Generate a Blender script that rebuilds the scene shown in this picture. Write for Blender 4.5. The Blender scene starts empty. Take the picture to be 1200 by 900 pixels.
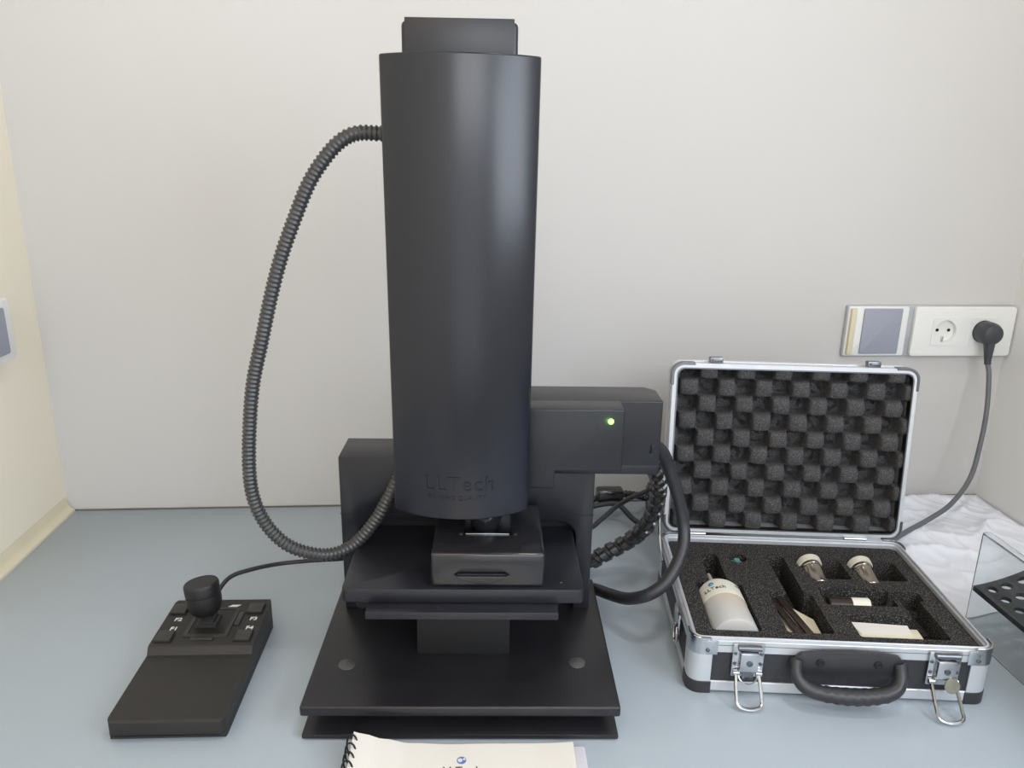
import bpy, bmesh, math, random
from mathutils import Vector, Matrix, noise
random.seed(4)
S = bpy.context.scene
COL = S.collection
# ------------------------------------------------------------------ camera, world, lights, exposure
def lin(c): return tuple(((v/255)/12.92 if v/255 <= .04045 else ((v/255+.055)/1.055)**2.4) for v in c)
cd = bpy.data.cameras.new('camera'); cam = bpy.data.objects.new('camera', cd); COL.objects.link(cam)
PITCH, ROLL, YAW, CAMH = .2871, .0167, .0782, .545
f = Vector((math.sin(YAW)*math.cos(PITCH), math.cos(YAW)*math.cos(PITCH), -math.sin(PITCH)))
rt = Vector((math.cos(YAW), -math.sin(YAW), 0)); up = rt.cross(f)
r2 = rt*math.cos(ROLL)+up*math.sin(ROLL); u2 = -rt*math.sin(ROLL)+up*math.cos(ROLL)
m = Matrix((r2, u2, -f)).transposed().to_4x4(); m.translation = (0, 0, CAMH); cam.matrix_world = m
cd.sensor_fit = 'HORIZONTAL'; cd.sensor_width = 36; cd.lens = 36*904.3/1200; cd.clip_start = .02
S.camera = cam
S.view_settings.view_transform = 'Standard'; S.view_settings.look = 'None'
S.view_settings.gamma = 1; S.view_settings.use_curve_mapping = False
S.view_settings.exposure = 0.16
W = bpy.data.worlds.new('world'); S.world = W; W.use_nodes = True
W.node_tree.nodes['Background'].inputs[0].default_value = (.93, .97, 1.0, 1)
W.node_tree.nodes['Background'].inputs[1].default_value = 1.5
def area(name, loc, target, sx, sy, power, col):
    l = bpy.data.lights.new(name, 'AREA'); l.shape = 'RECTANGLE'; l.size = sx; l.size_y = sy
    l.energy = power; l.color = col
    o = bpy.data.objects.new(name, l); COL.objects.link(o); o.location = loc
    o.rotation_euler = (Vector(target)-Vector(loc)).to_track_quat('-Z', 'Y').to_euler()
    return o
area('ceiling_lamp_main', (.38, .50, 1.70), (.38, .55, 0), .16, .16, 4.0, (1, .99, .97))
area('ceiling_lamp_left', (-.42, -.2, 1.70), (-.42, .5, 0), .50, .50, 4.6, (1, .74, .50))
area('room_fill_light', (.25, -1.5, 1.65), (.30, .4, -.3), 1.3, 1.3, 28.0, (.94, .97, 1))  # unseen cool fill, added to light the back wall more evenly
area('window_daylight', (.925, -.28, .82), (-.6, .0, .50), 1.0, .74, 12.0, (.78, .87, 1))

# ------------------------------------------------------------------ materials
def mat(name, c, rough=.5, metal=0., nscale=0, ncol=.0, bump=0., bscale=None, spec=.5, trans=0., coat=0., emit=None, c2=None, thr=None, alpha=None, ior=None):
    M = bpy.data.materials.new(name); M.use_nodes = True
    nt = M.node_tree; b = nt.nodes['Principled BSDF']
    col = lin(c)+(1,)
    b.inputs['Base Color'].default_value = col
    b.inputs['Roughness'].default_value = rough; b.inputs['Metallic'].default_value = metal
    b.inputs['Specular IOR Level'].default_value = spec
    b.inputs['Transmission Weight'].default_value = trans
    b.inputs['Coat Weight'].default_value = coat
    if ior: b.inputs['IOR'].default_value = ior
    if alpha is not None: b.inputs['Alpha'].default_value = alpha
    if emit:
        b.inputs['Emission Color'].default_value = lin(emit[0])+(1,); b.inputs['Emission Strength'].default_value = emit[1]
    if nscale or bump:
        tc = nt.nodes.new('ShaderNodeTexCoord')
    if nscale:
        n = nt.nodes.new('ShaderNodeTexNoise'); n.inputs['Scale'].default_value = nscale; n.inputs['Detail'].default_value = 3
        nt.links.new(tc.outputs['Object'], n.inputs['Vector'])
        r = nt.nodes.new('ShaderNodeValToRGB')
        if c2:
            lo, hi = thr
            r.color_ramp.elements[0].position = lo; r.color_ramp.elements[1].position = hi
            r.color_ramp.elements[0].color = col; r.color_ramp.elements[1].color = lin(c2)+(1,)
        else:
            r.color_ramp.elements[0].position = .3; r.color_ramp.elements[1].position = .7
            r.color_ramp.elements[0].color = tuple(v*(1-ncol) for v in col[:3])+(1,)
            r.color_ramp.elements[1].color = tuple(min(1, v*(1+ncol)) for v in col[:3])+(1,)
        nt.links.new(n.outputs['Fac'], r.inputs['Fac']); nt.links.new(r.outputs['Color'], b.inputs['Base Color'])
    if bump:
        n2 = nt.nodes.new('ShaderNodeTexNoise'); n2.inputs['Scale'].default_value = bscale or nscale; n2.inputs['Detail'].default_value = 4
        nt.links.new(tc.outputs['Object'], n2.inputs['Vector'])
        bp = nt.nodes.new('ShaderNodeBump'); bp.inputs['Strength'].default_value = bump; bp.inputs['Distance'].default_value = .001
        nt.links.new(n2.outputs['Fac'], bp.inputs['Height']); nt.links.new(bp.outputs['Normal'], b.inputs['Normal'])
    return M
M = {}
M['wall'] = mat('wall_laminate', (202, 200, 199), .65, nscale=3, ncol=.015, spec=.25)
M['wall_side'] = mat('wall_side_laminate', (240, 232, 214), .6, nscale=3, ncol=.01)
M['wall_white'] = mat('wall_white', (228, 228, 226), .5, nscale=3, ncol=.01)
M['ceil'] = mat('ceiling_paint', (150, 148, 144), .8, nscale=5, ncol=.01)
M['floor'] = mat('floor_vinyl', (140, 138, 132), .6, nscale=8, ncol=.05)
M['desk'] = mat('desk_laminate', (167, 178, 188), .30, nscale=4, ncol=.02, spec=.45, bump=.03, bscale=60)
M['seam'] = mat('dark_seam', (105, 104, 98), .8, nscale=30, ncol=.1)
M['cream'] = mat('cream_trim', (214, 206, 180), .5, nscale=20, ncol=.02)
M['black'] = mat('black_powder_coat', (31, 32, 39), .33, nscale=9, ncol=.10, bump=.10, bscale=1400, spec=.5)
M['blackbase'] = mat('black_base_coat', (32, 31, 35), .32, nscale=14, ncol=.22, bump=.10, bscale=1400)
M['shell'] = mat('black_satin_shell', (24, 26, 36), .27, nscale=5, ncol=.06, bump=.05, bscale=900, spec=.55)
M['cap'] = mat('worn_screw_cap', (74, 73, 74), .4, nscale=200, ncol=.2)
M['gloss'] = mat('black_gloss_plastic', (38, 38, 42), .16, nscale=10, ncol=.08, spec=.6)
M['dull'] = mat('dull_black', (18, 18, 20), .7, nscale=10, ncol=.1)
M['hose'] = mat('hose_plastic', (58, 58, 60), .34, nscale=60, ncol=.12, spec=.6)
M['cable'] = mat('cable_rubber', (44, 45, 50), .42, nscale=30, ncol=.1)
M['cable_grey'] = mat('grey_cord', (98, 101, 106), .45, nscale=30, ncol=.06)
M['wrap'] = mat('spiral_wrap_plastic', (42, 41, 43), .14, nscale=40, ncol=.1, spec=.8)
M['joy'] = mat('controller_plastic', (38, 36, 35), .52, nscale=25, ncol=.06, bump=.25, bscale=1500)
M['joy2'] = mat('controller_key_plastic', (52, 50, 48), .45, nscale=25, ncol=.06, bump=.2, bscale=1500)
M['boot'] = mat('joystick_boot', (24, 23, 24), .5, nscale=25, ncol=.1)
M['white_ink'] = mat('white_ink', (225, 225, 225), .6, nscale=20, ncol=.02)
M['grey_ink'] = mat('relief_lettering', (70, 71, 76), .28, nscale=20, ncol=.05)
M['led'] = mat('green_led', (120, 255, 90), .3, emit=((120, 255, 70), 6))
M['alu'] = mat('brushed_aluminium', (208, 211, 217), .38, .5, nscale=40, ncol=.04, bump=.05, bscale=300)
M['chrome'] = mat('chrome', (200, 202, 206), .16, 1, nscale=60, ncol=.08)
M['tongue'] = mat('worn_nickel', (150, 148, 135), .38, .9, nscale=90, ncol=.15)
M['dchrome'] = mat('dark_chrome', (120, 122, 126), .3, 1, nscale=60, ncol=.08)
M['panel'] = mat('case_black_panel', (48, 49, 53), .5, nscale=200, ncol=.15, bump=.8, bscale=900)
M['foam'] = mat('black_foam', (42, 41, 44), .95, nscale=800, c2=(140, 134, 124), thr=(.52, .76), bump=.9, bscale=700, spec=.1)
M['foamlid'] = mat('grey_foam', (64, 64, 67), .95, nscale=1000, c2=(130, 128, 125), thr=(.50, .80), bump=.7, bscale=700, spec=.1)
M['handle'] = mat('handle_plastic', (46, 46, 50), .40, nscale=40, ncol=.1)
M['bottle'] = mat('milky_plastic', (186, 188, 190), .25, nscale=14, ncol=.06, c2=(206, 192, 172), thr=(.42, .68), spec=.5)
M['label'] = mat('label_paper', (226, 224, 212), .5, nscale=20, ncol=.02)
M['ink'] = mat('dark_ink', (70, 62, 52), .6, nscale=20, ncol=.02)
M['blue'] = mat('blue_ink', (92, 120, 175), .6, nscale=200, ncol=.2)
M['blue2'] = mat('light_blue_ink', (120, 180, 200), .6, nscale=200, ncol=.1)
M['paper'] = mat('paper', (226, 222, 216), .7, nscale=15, ncol=.01)
M['paper2'] = mat('paper_lavender', (222, 218, 228), .5, nscale=15, ncol=.01)
M['envelope'] = mat('cream_envelope', (222, 214, 190), .7, nscale=60, ncol=.03)
M['film'] = mat('dark_brown_strip', (44, 34, 28), .3, nscale=120, ncol=.3)
M['steel'] = mat('polished_steel', (150, 142, 134), .2, 1, nscale=30, ncol=.1)
M['capw'] = mat('ivory_cap', (205, 202, 188), .4, nscale=30, ncol=.03)
M['teal'] = mat('teal_plastic', (95, 150, 140), .4, nscale=30, ncol=.05)
M['socket'] = mat('socket_white', (230, 231, 230), .25, nscale=20, ncol=.01)
M['sockedge'] = mat('socket_edge', (176, 178, 184), .35, nscale=20, ncol=.03)
M['greyplate'] = mat('grey_blank', (152, 156, 172), .5, nscale=15, ncol=.02)
M['plug'] = mat('plug_plastic', (62, 64, 69), .4, nscale=30, ncol=.05)
M['acryl'] = mat('clear_acrylic', (245, 250, 252), .04, trans=1., ior=1.25)
M['tray'] = mat('perforated_black', (52, 53, 56), .5, nscale=30, ncol=.1)
M['bag'] = mat('white_film', (228, 232, 242), .28, nscale=14, ncol=.02, bump=.25, bscale=60, spec=.6)

# ------------------------------------------------------------------ helpers
def obj(name, bm, m, parent=None, smooth=True, ang=35, kind=None, label=None):
    if isinstance(bm, bmesh.types.BMesh):
        me = bpy.data.meshes.new(name); bmesh.ops.recalc_face_normals(bm, faces=bm.faces[:]); bm.to_mesh(me); bm.free()
    else: me = bm; me.name = name
    me.materials.clear(); me.materials.append(M[m] if isinstance(m, str) else m)
    if smooth:
        for p in me.polygons: p.use_smooth = True
        me.set_sharp_from_angle(angle=math.radians(ang))
    o = bpy.data.objects.new(name, me); COL.objects.link(o)
    if parent: o.parent = parent
    if kind: o['kind'] = kind
    if label: o['label'] = label
    return o
def tag(o, label, cat, group=None):
    o['label'] = label; o['category'] = cat
    if group: o['group'] = group
    return o
def empty(name, loc=(0, 0, 0), rz=0, label='', cat='', group=None):
    o = bpy.data.objects.new(name, None); COL.objects.link(o); o.location = loc; o.rotation_euler = (0, 0, rz)
    o.empty_display_size = .02
    return tag(o, label, cat, group)
def bev(bm, r, seg=2, edges=None, ang=.5):
    es = edges or [e for e in bm.edges if len(e.link_faces) == 2 and e.calc_face_angle(0) > ang]
    if r > 0 and es: bmesh.ops.bevel(bm, geom=es, offset=r, segments=seg, affect='EDGES', profile=.5, clamp_overlap=True)
def box(x0, x1, y0, y1, z0, z1, r=0, seg=2, bm=None):
    b = bmesh.new()
    vs = [b.verts.new((x, y, z)) for z in (z0, z1) for y in (y0, y1) for x in (x0, x1)]
    for q in ((0, 1, 3, 2), (4, 6, 7, 5), (0, 4, 5, 1), (2, 3, 7, 6), (0, 2, 6, 4), (1, 5, 7, 3)): b.faces.new([vs[i] for i in q])
    bmesh.ops.recalc_face_normals(b, faces=b.faces[:])
    if r: bev(b, r, seg)
    return merge(bm, b) if bm else b
def merge(a, b):
    me = bpy.data.meshes.new('t'); b.to_mesh(me); a.from_mesh(me); b.free(); bpy.data.meshes.remove(me); return a
def xf(bm, mtx): bmesh.ops.transform(bm, matrix=mtx, verts=bm.verts[:]); return bm
def prism(pts, z0, z1, r=0, seg=2):
    b = bmesh.new(); lo = [b.verts.new((x, y, z0)) for x, y in pts]; hi = [b.verts.new((x, y, z1)) for x, y in pts]
    n = len(pts); b.faces.new(lo[::-1]); b.faces.new(hi)
    for i in range(n): b.faces.new((lo[i], lo[(i+1) % n], hi[(i+1) % n], hi[i]))
    bmesh.ops.recalc_face_normals(b, faces=b.faces[:])
    if r: bev(b, r, seg)
    return b
def strip(path, th, z0, z1, closed=False, r=0):
    """wall of thickness th to the left of a 2D path, from z0 to z1"""
    n = len(path); P = [Vector(p) for p in path]; inn = []
    for i in range(n):
        a = P[i-1] if (closed or i > 0) else None; c = P[(i+1) % n] if (closed or i < n-1) else None
        ns = []
        if a is not None: d = (P[i]-a).normalized(); ns.append(Vector((-d.y, d.x)))
        if c is not None: d = (c-P[i]).normalized(); ns.append(Vector((-d.y, d.x)))
        nn = sum(ns, Vector((0, 0))).normalized(); k = max(.35, nn.dot(ns[0])); inn.append(P[i]+nn*th/k)
    b = bmesh.new(); V = [[b.verts.new((p.x, p.y, z)) for p in L] for L in (P, inn) for z in (z0, z1)]
    A, B, C_, D = V
    for i in range(n if closed else n-1):
        j = (i+1) % n
        for q in ((A[i], A[j], B[j], B[i]), (C_[j], C_[i], D[i], D[j]), (B[i], B[j], D[j], D[i]), (A[j], A[i], C_[i], C_[j])): b.faces.new(q)
    if not closed:
        for i in (0, n-1): b.faces.new((A[i], B[i], D[i], C_[i]))
    bmesh.ops.recalc_face_normals(b, faces=b.faces[:])
    if r: bev(b, r, 1)
    return b
def rrect(x0, x1, y0, y1, r, seg=6):
    out = []
    for cx, cy, a0 in ((x1-r, y0+r, -90), (x1-r, y1-r, 0), (x0+r, y1-r, 90), (x0+r, y0+r, 180)):
        for k in range(seg+1):
            a = math.radians(a0+90*k/seg); out.append((cx+r*math.cos(a), cy+r*math.sin(a)))
    return out
def lathe(prof, n=32, axis='Z', cap=True):
    b = bmesh.new(); rings = []
    for r, z in prof:
        rings.append([b.verts.new((max(r, 1e-5)*math.cos(2*math.pi*i/n), max(r, 1e-5)*math.sin(2*math.pi*i/n), z)) for i in range(n)])
    for a, c in zip(rings, rings[1:]):
        for i in range(n): b.faces.new((a[i], a[(i+1) % n], c[(i+1) % n], c[i]))
    if cap: b.faces.new(rings[0][::-1]); b.faces.new(rings[-1])
    if axis == 'Y': xf(b, Matrix.Rotation(-math.pi/2, 4, 'X'))
    if axis == '-Y': xf(b, Matrix.Rotation(math.pi/2, 4, 'X'))
    if axis == 'X': xf(b, Matrix.Rotation(math.pi/2, 4, 'Y'))
    return b
def T(x, y, z): return Matrix.Translation((x, y, z))
def spline(pts, step):
    P = [Vector(p) for p in pts]; P = [P[0]*2-P[1]]+P+[P[-1]*2-P[-2]]; out = []
    for i in range(1, len(P)-2):
        L = (P[i+1]-P[i]).length; n = max(2, int(L/step*2))
        for k in range(n):
            t = k/n; a, b, c, d = P[i-1:i+3]
            out.append(.5*((2*b)+(c-a)*t+(2*a-5*b+4*c-d)*t*t+(3*b-a-3*c+d)*t**3))
    out.append(P[-2])
    res = [out[0]]; acc = 0
    for a, b in zip(out, out[1:]):
        L = (b-a).length
        while acc+L >= step:
            t = (step-acc)/L; a = a.lerp(b, t); L = (b-a).length; res.append(a.copy()); acc = 0
        acc += L
    if (res[-1]-P[-2]).length > step*.3: res.append(P[-2])
    return res
def frames(R):
    N = []; t0 = (R[1]-R[0]).normalized(); n = t0.orthogonal().normalized(); prev = t0
    for i in range(len(R)):
        t = (R[min(i+1, len(R)-1)]-R[max(i-1, 0)]).normalized()
        n = (prev.rotation_difference(t) @ n); n = (n-t*n.dot(t)).normalized(); prev = t
        N.append((t, n, t.cross(n)))
    return N
def sweep(pts, r, step=.004, seg=10, caps=True, resample=True, closed=False):
    R = spline(pts, step) if resample else [Vector(p) for p in pts]
    if closed: R = R[:-1] if (R[0]-R[-1]).length < 1e-6 else R
    F = frames(R); b = bmesh.new(); rings = []
    for i, (p, (t, n, c)) in enumerate(zip(R, F)):
        rr = r(i) if callable(r) else r
        rings.append([b.verts.new(p+n*rr*math.cos(2*math.pi*k/seg)+c*rr*math.sin(2*math.pi*k/seg)) for k in range(seg)])
    for a, c in zip(rings, rings[1:]):
        for k in range(seg): b.faces.new((a[k], a[(k+1) % seg], c[(k+1) % seg], c[k]))
    if caps and not closed: b.faces.new(rings[0][::-1]); b.faces.new(rings[-1])
    return b
def helix_on(pts, R0, pitch, wid, th, step=.0012, phase=0):
    R = spline(pts, step); F = frames(R); b = bmesh.new(); rings = []
    for i, (p, (t, n, c)) in enumerate(zip(R, F)):
        a = 2*math.pi*i*step/pitch+phase; d = n*math.cos(a)+c*math.sin(a)
        q = []
        for s, h in ((-1, 0), (-.7, 1), (.7, 1), (1, 0)): q.append(b.verts.new(p+t*s*wid/2+d*(R0+th*h)))
        rings.append(q)
    for a, c in zip(rings, rings[1:]):
        for k in range(3): b.faces.new((a[k], a[k+1], c[k+1], c[k]))
        b.faces.new((a[3], a[0], c[0], c[3]))
    return b
def text_mesh(body, size, ext=.0002, bold=0, spacing=1.0):
    cu = bpy.data.curves.new('txt', 'FONT'); cu.body = body; cu.size = size; cu.extrude = ext; cu.offset = bold
    cu.align_x = 'CENTER'; cu.align_y = 'CENTER'; cu.resolution_u = 3; cu.space_character = spacing
    o = bpy.data.objects.new('txt', cu); COL.objects.link(o)
    me = bpy.data.meshes.new_from_object(o.evaluated_get(bpy.context.evaluated_depsgraph_get()))
    bpy.data.objects.remove(o); b = bmesh.new(); b.from_mesh(me); bpy.data.meshes.remove(me); return b
def carve(bm, cutters, op='DIFFERENCE'):
    """boolean difference on a mesh; returns the carved mesh datablock"""
    bmesh.ops.recalc_face_normals(bm, faces=bm.faces[:]); me = bpy.data.meshes.new('carve'); bm.to_mesh(me); bm.free(); o = bpy.data.objects.new('carve', me); COL.objects.link(o)
    tmp = []
    for c in cutters:
        bmesh.ops.recalc_face_normals(c, faces=c.faces[:])
        cm = bpy.data.meshes.new('cut'); c.to_mesh(cm); c.free(); co = bpy.data.objects.new('cut', cm); COL.objects.link(co); tmp.append(co)
        md = o.modifiers.new('b', 'BOOLEAN'); md.operation = op; md.object = co; md.solver = 'EXACT'
    res = bpy.data.meshes.new_from_object(o.evaluated_get(bpy.context.evaluated_depsgraph_get()))
    for x in tmp+[o]: bpy.data.objects.remove(x)
    return res

# ------------------------------------------------------------------ the setting
XL, XR, YW, ZF, ZC = -.606, .892, 1.156, -.75, 1.76
def struct(name, bm, m, **k): return obj(name, bm, m, kind='structure', **k)
struct('wall_back', box(XL-.05, XR+.05, YW, YW+.05, ZF, ZC), 'wall')
struct('wall_left', box(XL-.05, XL, -2.2, YW, ZF, ZC), 'wall_side')
WY0, WY1, WZ0, WZ1 = -.84, .28, .45, 1.22
w = box(XR, XR+.05, WY1, YW, ZF, ZC); box(XR, XR+.05, -2.2, WY1, ZF, WZ0, bm=w); box(XR, XR+.05, -2.2, WY1, WZ1, ZC, bm=w); box(XR, XR+.05, -2.2, WY0, WZ0, WZ1, bm=w)
struct('wall_right', w, 'wall_white')
wf = box(XR+.005, XR+.03, WY0, WY0+.03, WZ0, WZ1); box(XR+.005, XR+.03, WY1-.03, WY1, WZ0, WZ1, bm=wf); box(XR+.005, XR+.03, WY0+.03, WY1-.03, WZ0, WZ0+.03, bm=wf); box(XR+.005, XR+.03, WY0+.03, WY1-.03, WZ1-.03, WZ1, bm=wf)
struct('window_1', wf, 'socket')
struct('floor', box(XL-.05, XR+.05, -2.2, YW+.05, ZF-.05, ZF), 'floor')
struct('ceiling', box(XL-.05, XR+.05, -2.2, YW+.05, ZC, ZC+.05), 'ceil')
desk = empty('desk', (0, .7, 0), 0, 'blue-grey laminate desk top that everything stands on', 'desk')
def rel(bm, o): return xf(bm, T(*[-v for v in o.location]))
obj('desk_top', rel(box(XL+.002, XR-.001, .28, YW-.003, -.03, 0, .0015), desk), 'desk', desk)
obj('support_panel', rel(box(XL+.02, XL+.05, .33, YW-.02, ZF, -.03), desk), 'desk', desk)
obj('support_panel', rel(box(XR-.05, XR-.02, .33, YW-.02, ZF, -.03), desk), 'desk', desk)
struct('trim_1', box(XL, XR, YW-.0025, YW, -.004, .0012), 'seam')
# coved cream strip along the left wall
cv = bmesh.new(); prof = [(0, -.002), (.012, -.002), (.011, .003), (.006, .006), (.003, .012), (0, .024)]
a = [cv.verts.new((XL+x, .28, z)) for x, z in prof]; c = [cv.verts.new((XL+x, YW-.003, z)) for x, z in prof]
for i in range(len(prof)): j = (i+1) % len(prof); cv.faces.new((a[i], a[j], c[j], c[i]))
cv.faces.new(a); cv.faces.new(c[::-1]); struct('trim_2', cv, 'cream')

# ------------------------------------------------------------------ the scanner (tall black microscope)
ins = empty('microscope', (.0047, .6258, 0), -.0564, 'tall black tissue scanning microscope with rounded tower on a square base', 'microscope')
def I(name, bm, m, parent=None, **k): return obj(name, bm, m, parent or ins, **k)
I('lower_plate', box(-.1535, .1535, -.004, .232, .0015, .0068, .0012), 'blackbase')
I('spacer', box(-.130, .130, .040, .225, .0068, .0245), 'dull')
I('upper_plate', box(-.155, .155, 0, .238, .0239, .0351, .0022, 3), 'blackbase')
for x in (-.13, .13):
    for y in (.02, .21): I('rubber_foot', xf(lathe([(.011, 0), (.012, .001), (.012, .0018)], 20), T(x, y, 0)), 'dull')
for x, y in ((-.1208, .0646), (.1188, .0686)):
    I('screw_cap', xf(lathe([(.0092, 0), (.0088, .0012), (.006, .0026), (.0001, .0031)], 24), T(x, y, .0350)), 'cap')
# rear column: bridge with an arch
pts = [(-.1425, .035), (-.1425, .2246), (.1425, .2246), (.1425, .035), (.1236, .035)]
pts += [(.1236-.02+.02*math.cos(math.radians(t)), .148-.02+.02*math.sin(math.radians(t))) for t in range(0, 91, 15)]
pts += [(-.1236+.02+.02*math.cos(math.radians(t)), .148-.02+.02*math.sin(math.radians(t))) for t in range(90, 181, 15)]
pts += [(-.1236, .035)]
cb = prism(pts, 0, .060, .0016); xf(cb, Matrix(((1, 0, 0, 0), (0, 0, 1, .17), (0, 1, 0, 0), (0, 0, 0, 1))))
I('column', cb, 'black')
I('seam', box(-.1428, .1428, .1697, .2303, .1555, .1562), 'dull')
I('rear_panel', box(-.122, .122, .186, .224, .035, .150), 'dull')
I('pedestal', box(-.050, .048, .083, .186, .035, .0875, .001), 'dull')
I('stage_carriage', box(-.112, .098, .078, .184, .092, .1195, .004), 'dull')
I('stage_plate', prism(rrect(-.1195, .1200, .0465, .183, .006, 4), .1198, .1351, .0014), 'black')
sb = I('slide_shelf', box(-.094, .094, .031, .110, .1112, .1193, .0008), 'black')
for x, y in ((-.024, .0405), (.004, .0405)): I('shelf_screw', xf(lathe([(.0018, 0), (.0018, .0006), (.0008, .0008)], 12), T(x, y, .1192)), 'dchrome', sb)
I('stage_screw', xf(lathe([(.0025, 0), (.002, .0008)], 14), T(.098, .062, .1350)), 'black')
# drawer box with finger recess
db = box(-.0315, .0805, .051, .164, .1351, .1720, .0035, 3)
cut = []
for s in (1,):
    q = bmesh.new(); n = 14; cx, zc = .0187, .1497
    loop = [(cx-.0285+.057*k/n, zc) for k in range(n+1)] + [(cx+.0285-.057*k/n, zc-.0105*math.sin(math.pi*k/n)) for k in range(1, n)]
    q = prism(loop, 0, .014); xf(q, Matrix(((1, 0, 0, 0), (0, 0, 1, .046), (0, 1, 0, 0), (0, 0, 0, 1)))); cut.append(q)
cut.append(box(-.001, .048, .090, .150, .158, .180))
q = prism([(-.0085, .1496), (.0459, .1496), (.0372, .1562), (.0000, .1562)], 0, .0085); xf(q, Matrix(((1, 0, 0, 0), (0, 0, 1, .046), (0, 1, 0, 0), (0, 0, 0, 1)))); cut.append(q)
dr = I('drawer', carve(db, cut), 'gloss')
n = 14; loop = [(.0187-.0262+.0524*k/n, .1494) for k in range(n+1)] + [(.0187+.0262-.0524*k/n, .1494-.0088*math.sin(math.pi*k/n)) for k in range(1, n)]
lp = prism(loop, 0, .0075, .0013); xf(lp, Matrix(((1, 0, 0, 0), (0, 0, 1, .0468), (0, 1, 0, 0), (0, 0, 0, 1))))
I('finger_pull', lp, 'gloss', dr)
I('objective', xf(lathe([(.010, .162), (.013, .166), (.017, .178), (.017, .205)], 32), T(.021, .118, 0)), 'gloss')
I('sample_clamp', box(.001, .046, .0905, .0935, .1718, .1735, .0006), 'chrome', dr)
for x in (-.004, .052): I('clamp_screw', xf(lathe([(.0032, 0), (.0032, .0016), (.002, .002)], 14), T(x, .094, .1718)), 'gloss', dr)
# tower shell: arc front, rounded corners, straight sides
cx, hw, v0, sag = -.0030, .0706, .0660, .027
R = (hw*hw+sag*sag)/(2*sag)
def tower_pts(grow=0.0):
    out = []; amax = math.asin((hw-.006)/R)
    for k in range(25):
        a = -amax+2*amax*k/24; out.append((cx+(R+grow)*math.sin(a), v0+R-(R+grow)*math.cos(a)))
    xe, ye = out[-1]
    right = []; r = .0062
    for k in range(1, 6):
        t = amax+(math.pi/2-amax)*k/5
        c0 = (cx+(R-r)*math.sin(amax), v0+R-(R-r)*math.cos(amax)); right.append((c0[0]+(r+grow)*math.sin(t), c0[1]-(r+grow)*math.cos(t)))
    left = [(2*cx-x, y) for x, y in right]
    return left[::-1]+out+right
tp = tower_pts(); xr = tp[-1][0]; xl = tp[0][0]
outline = [(xl, .158)]+tp+[(xr, .158)]
tw = prism(outline, .2005, .6275)
for v in tw.verts:     # lower rim rises a little toward the sides' back
    v.co.x = cx+(v.co.x-cx)*(1+.045*(v.co.z-.2005)/.427)      # the shell widens slightly upward
es = [e for e in tw.edges if abs(e.verts[0].co.z-e.verts[1].co.z) < 1e-6]
bev(tw, .0016, 3, edges=es)
I('tower_shell', tw, 'shell')
for s, x0 in ((1, xr-.0008), (-1, xl-.0012)):
    I('side_seam', box(x0, x0+.002, .1035, .1055, .203, .330), 'dull')
for z in (.33, .50, .58): I('side_screw', xf(lathe([(.003, 0), (.003, .001), (.002, .0018)], 12, 'X'), T(xl-.001, .118, z) @ Matrix.Scale(-1, 4, (1, 0, 0))), 'dchrome')
I('tower_mount', box(-.055, .055, .158, .215, .2246, .600, .003), 'black')
# camera housing on top
I('top_housing', box(-.058, .0475, .130, .200, .600, .6605, .0045, 3), 'black')
I('top_housing_cover', box(-.0545, .0440, .1272, .1300, .602, .6625, .0008), 'black')
# side arm
ap = [(.060, .2105), (.093, .2105), (.093, .2305), (.163, .2305), (.163, .2985), (.060, .2985)]
ab = prism(ap, 0, .032, .0018, 3); xf(ab, Matrix(((1, 0, 0, 0), (0, 0, 1, .12), (0, 1, 0, 0), (0, 0, 0, 1))))
arm = I('side_box', ab, 'black')
a2 = prism([(.062, .1505), (.2085, .1505), (.2085, .192), (.197, .204), (.062, .204)], .2246, .2985, .0016, 3)
I('side_box_rear', a2, 'black')
I('side_box_skirt', box(.095, .2083, .1507, .1675, .2145, .2262, .0012), 'black')
led = I('power_light', xf(lathe([(.0030, 0), (.0028, .0012), (.0016, .002), (.0001, .0023)], 16, '-Y'), T(.1488, .1200, .2860)), 'led')
ld = bpy.data.lights.new('led_glow', 'POINT'); ld.energy = .004; ld.color = (.3, 1, .15); ld.shadow_soft_size = .002
lo = bpy.data.objects.new('led_glow', ld); COL.objects.link(lo); lo.parent = ins; lo.location = (.1488, .114, .286)
# relief lettering on the shell
def on_shell(bm, z, uc):
    for v in bm.verts:
        x = v.co.x+uc; d = x-cx; v.co = Vector((x, v0+R-math.sqrt(R*R-d*d)-v.co.z-.0001, v.co.y+z))
    return bm
I('lettering', on_shell(text_mesh('LLTech', .0215, .0007, 0, 1.12), .2375, -.004), 'shell', label='relief lettering')
I('lettering', on_shell(text_mesh('IMAGING QUALITY', .0062, .0003, 0, 1.1), .2238, -.0065), 'shell', label='fine relief lettering')
# corrugated hose: part of the scanner (leaves the shell, loops back behind it)
hp = [(-.050,.755,.563),(-.066,.755,.563),(-.087,.756,.563),(-.103,.757,.556),(-.119,.758,.54),(-.135,.759,.517),(-.15,.76,.485),(-.165,.761,.449),(-.177,.761,.412),(-.19,.762,.365),(-.202,.763,.321),(-.209,.763,.275),(-.213,.763,.228),(-.211,.763,.194),(-.2,.763,.164),(-.181,.763,.141),(-.157,.764,.129),(-.132,.765,.127),(-.108,.767,.138),(-.085,.770,.165),(-.071,.772,.19),(-.058,.776,.215)]
hm = ins.matrix_basis.inverted() if False else (T(.0047, .6258, 0) @ Matrix.Rotation(-.0564, 4, 'Z')).inverted()
hp = [hm @ Vector(p) for p in hp]
I('corrugated_hose', sweep(hp, lambda i: (.0060, .0073, .0073, .0060)[i % 4], .00115, 14), 'hose', ang=80)
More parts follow.
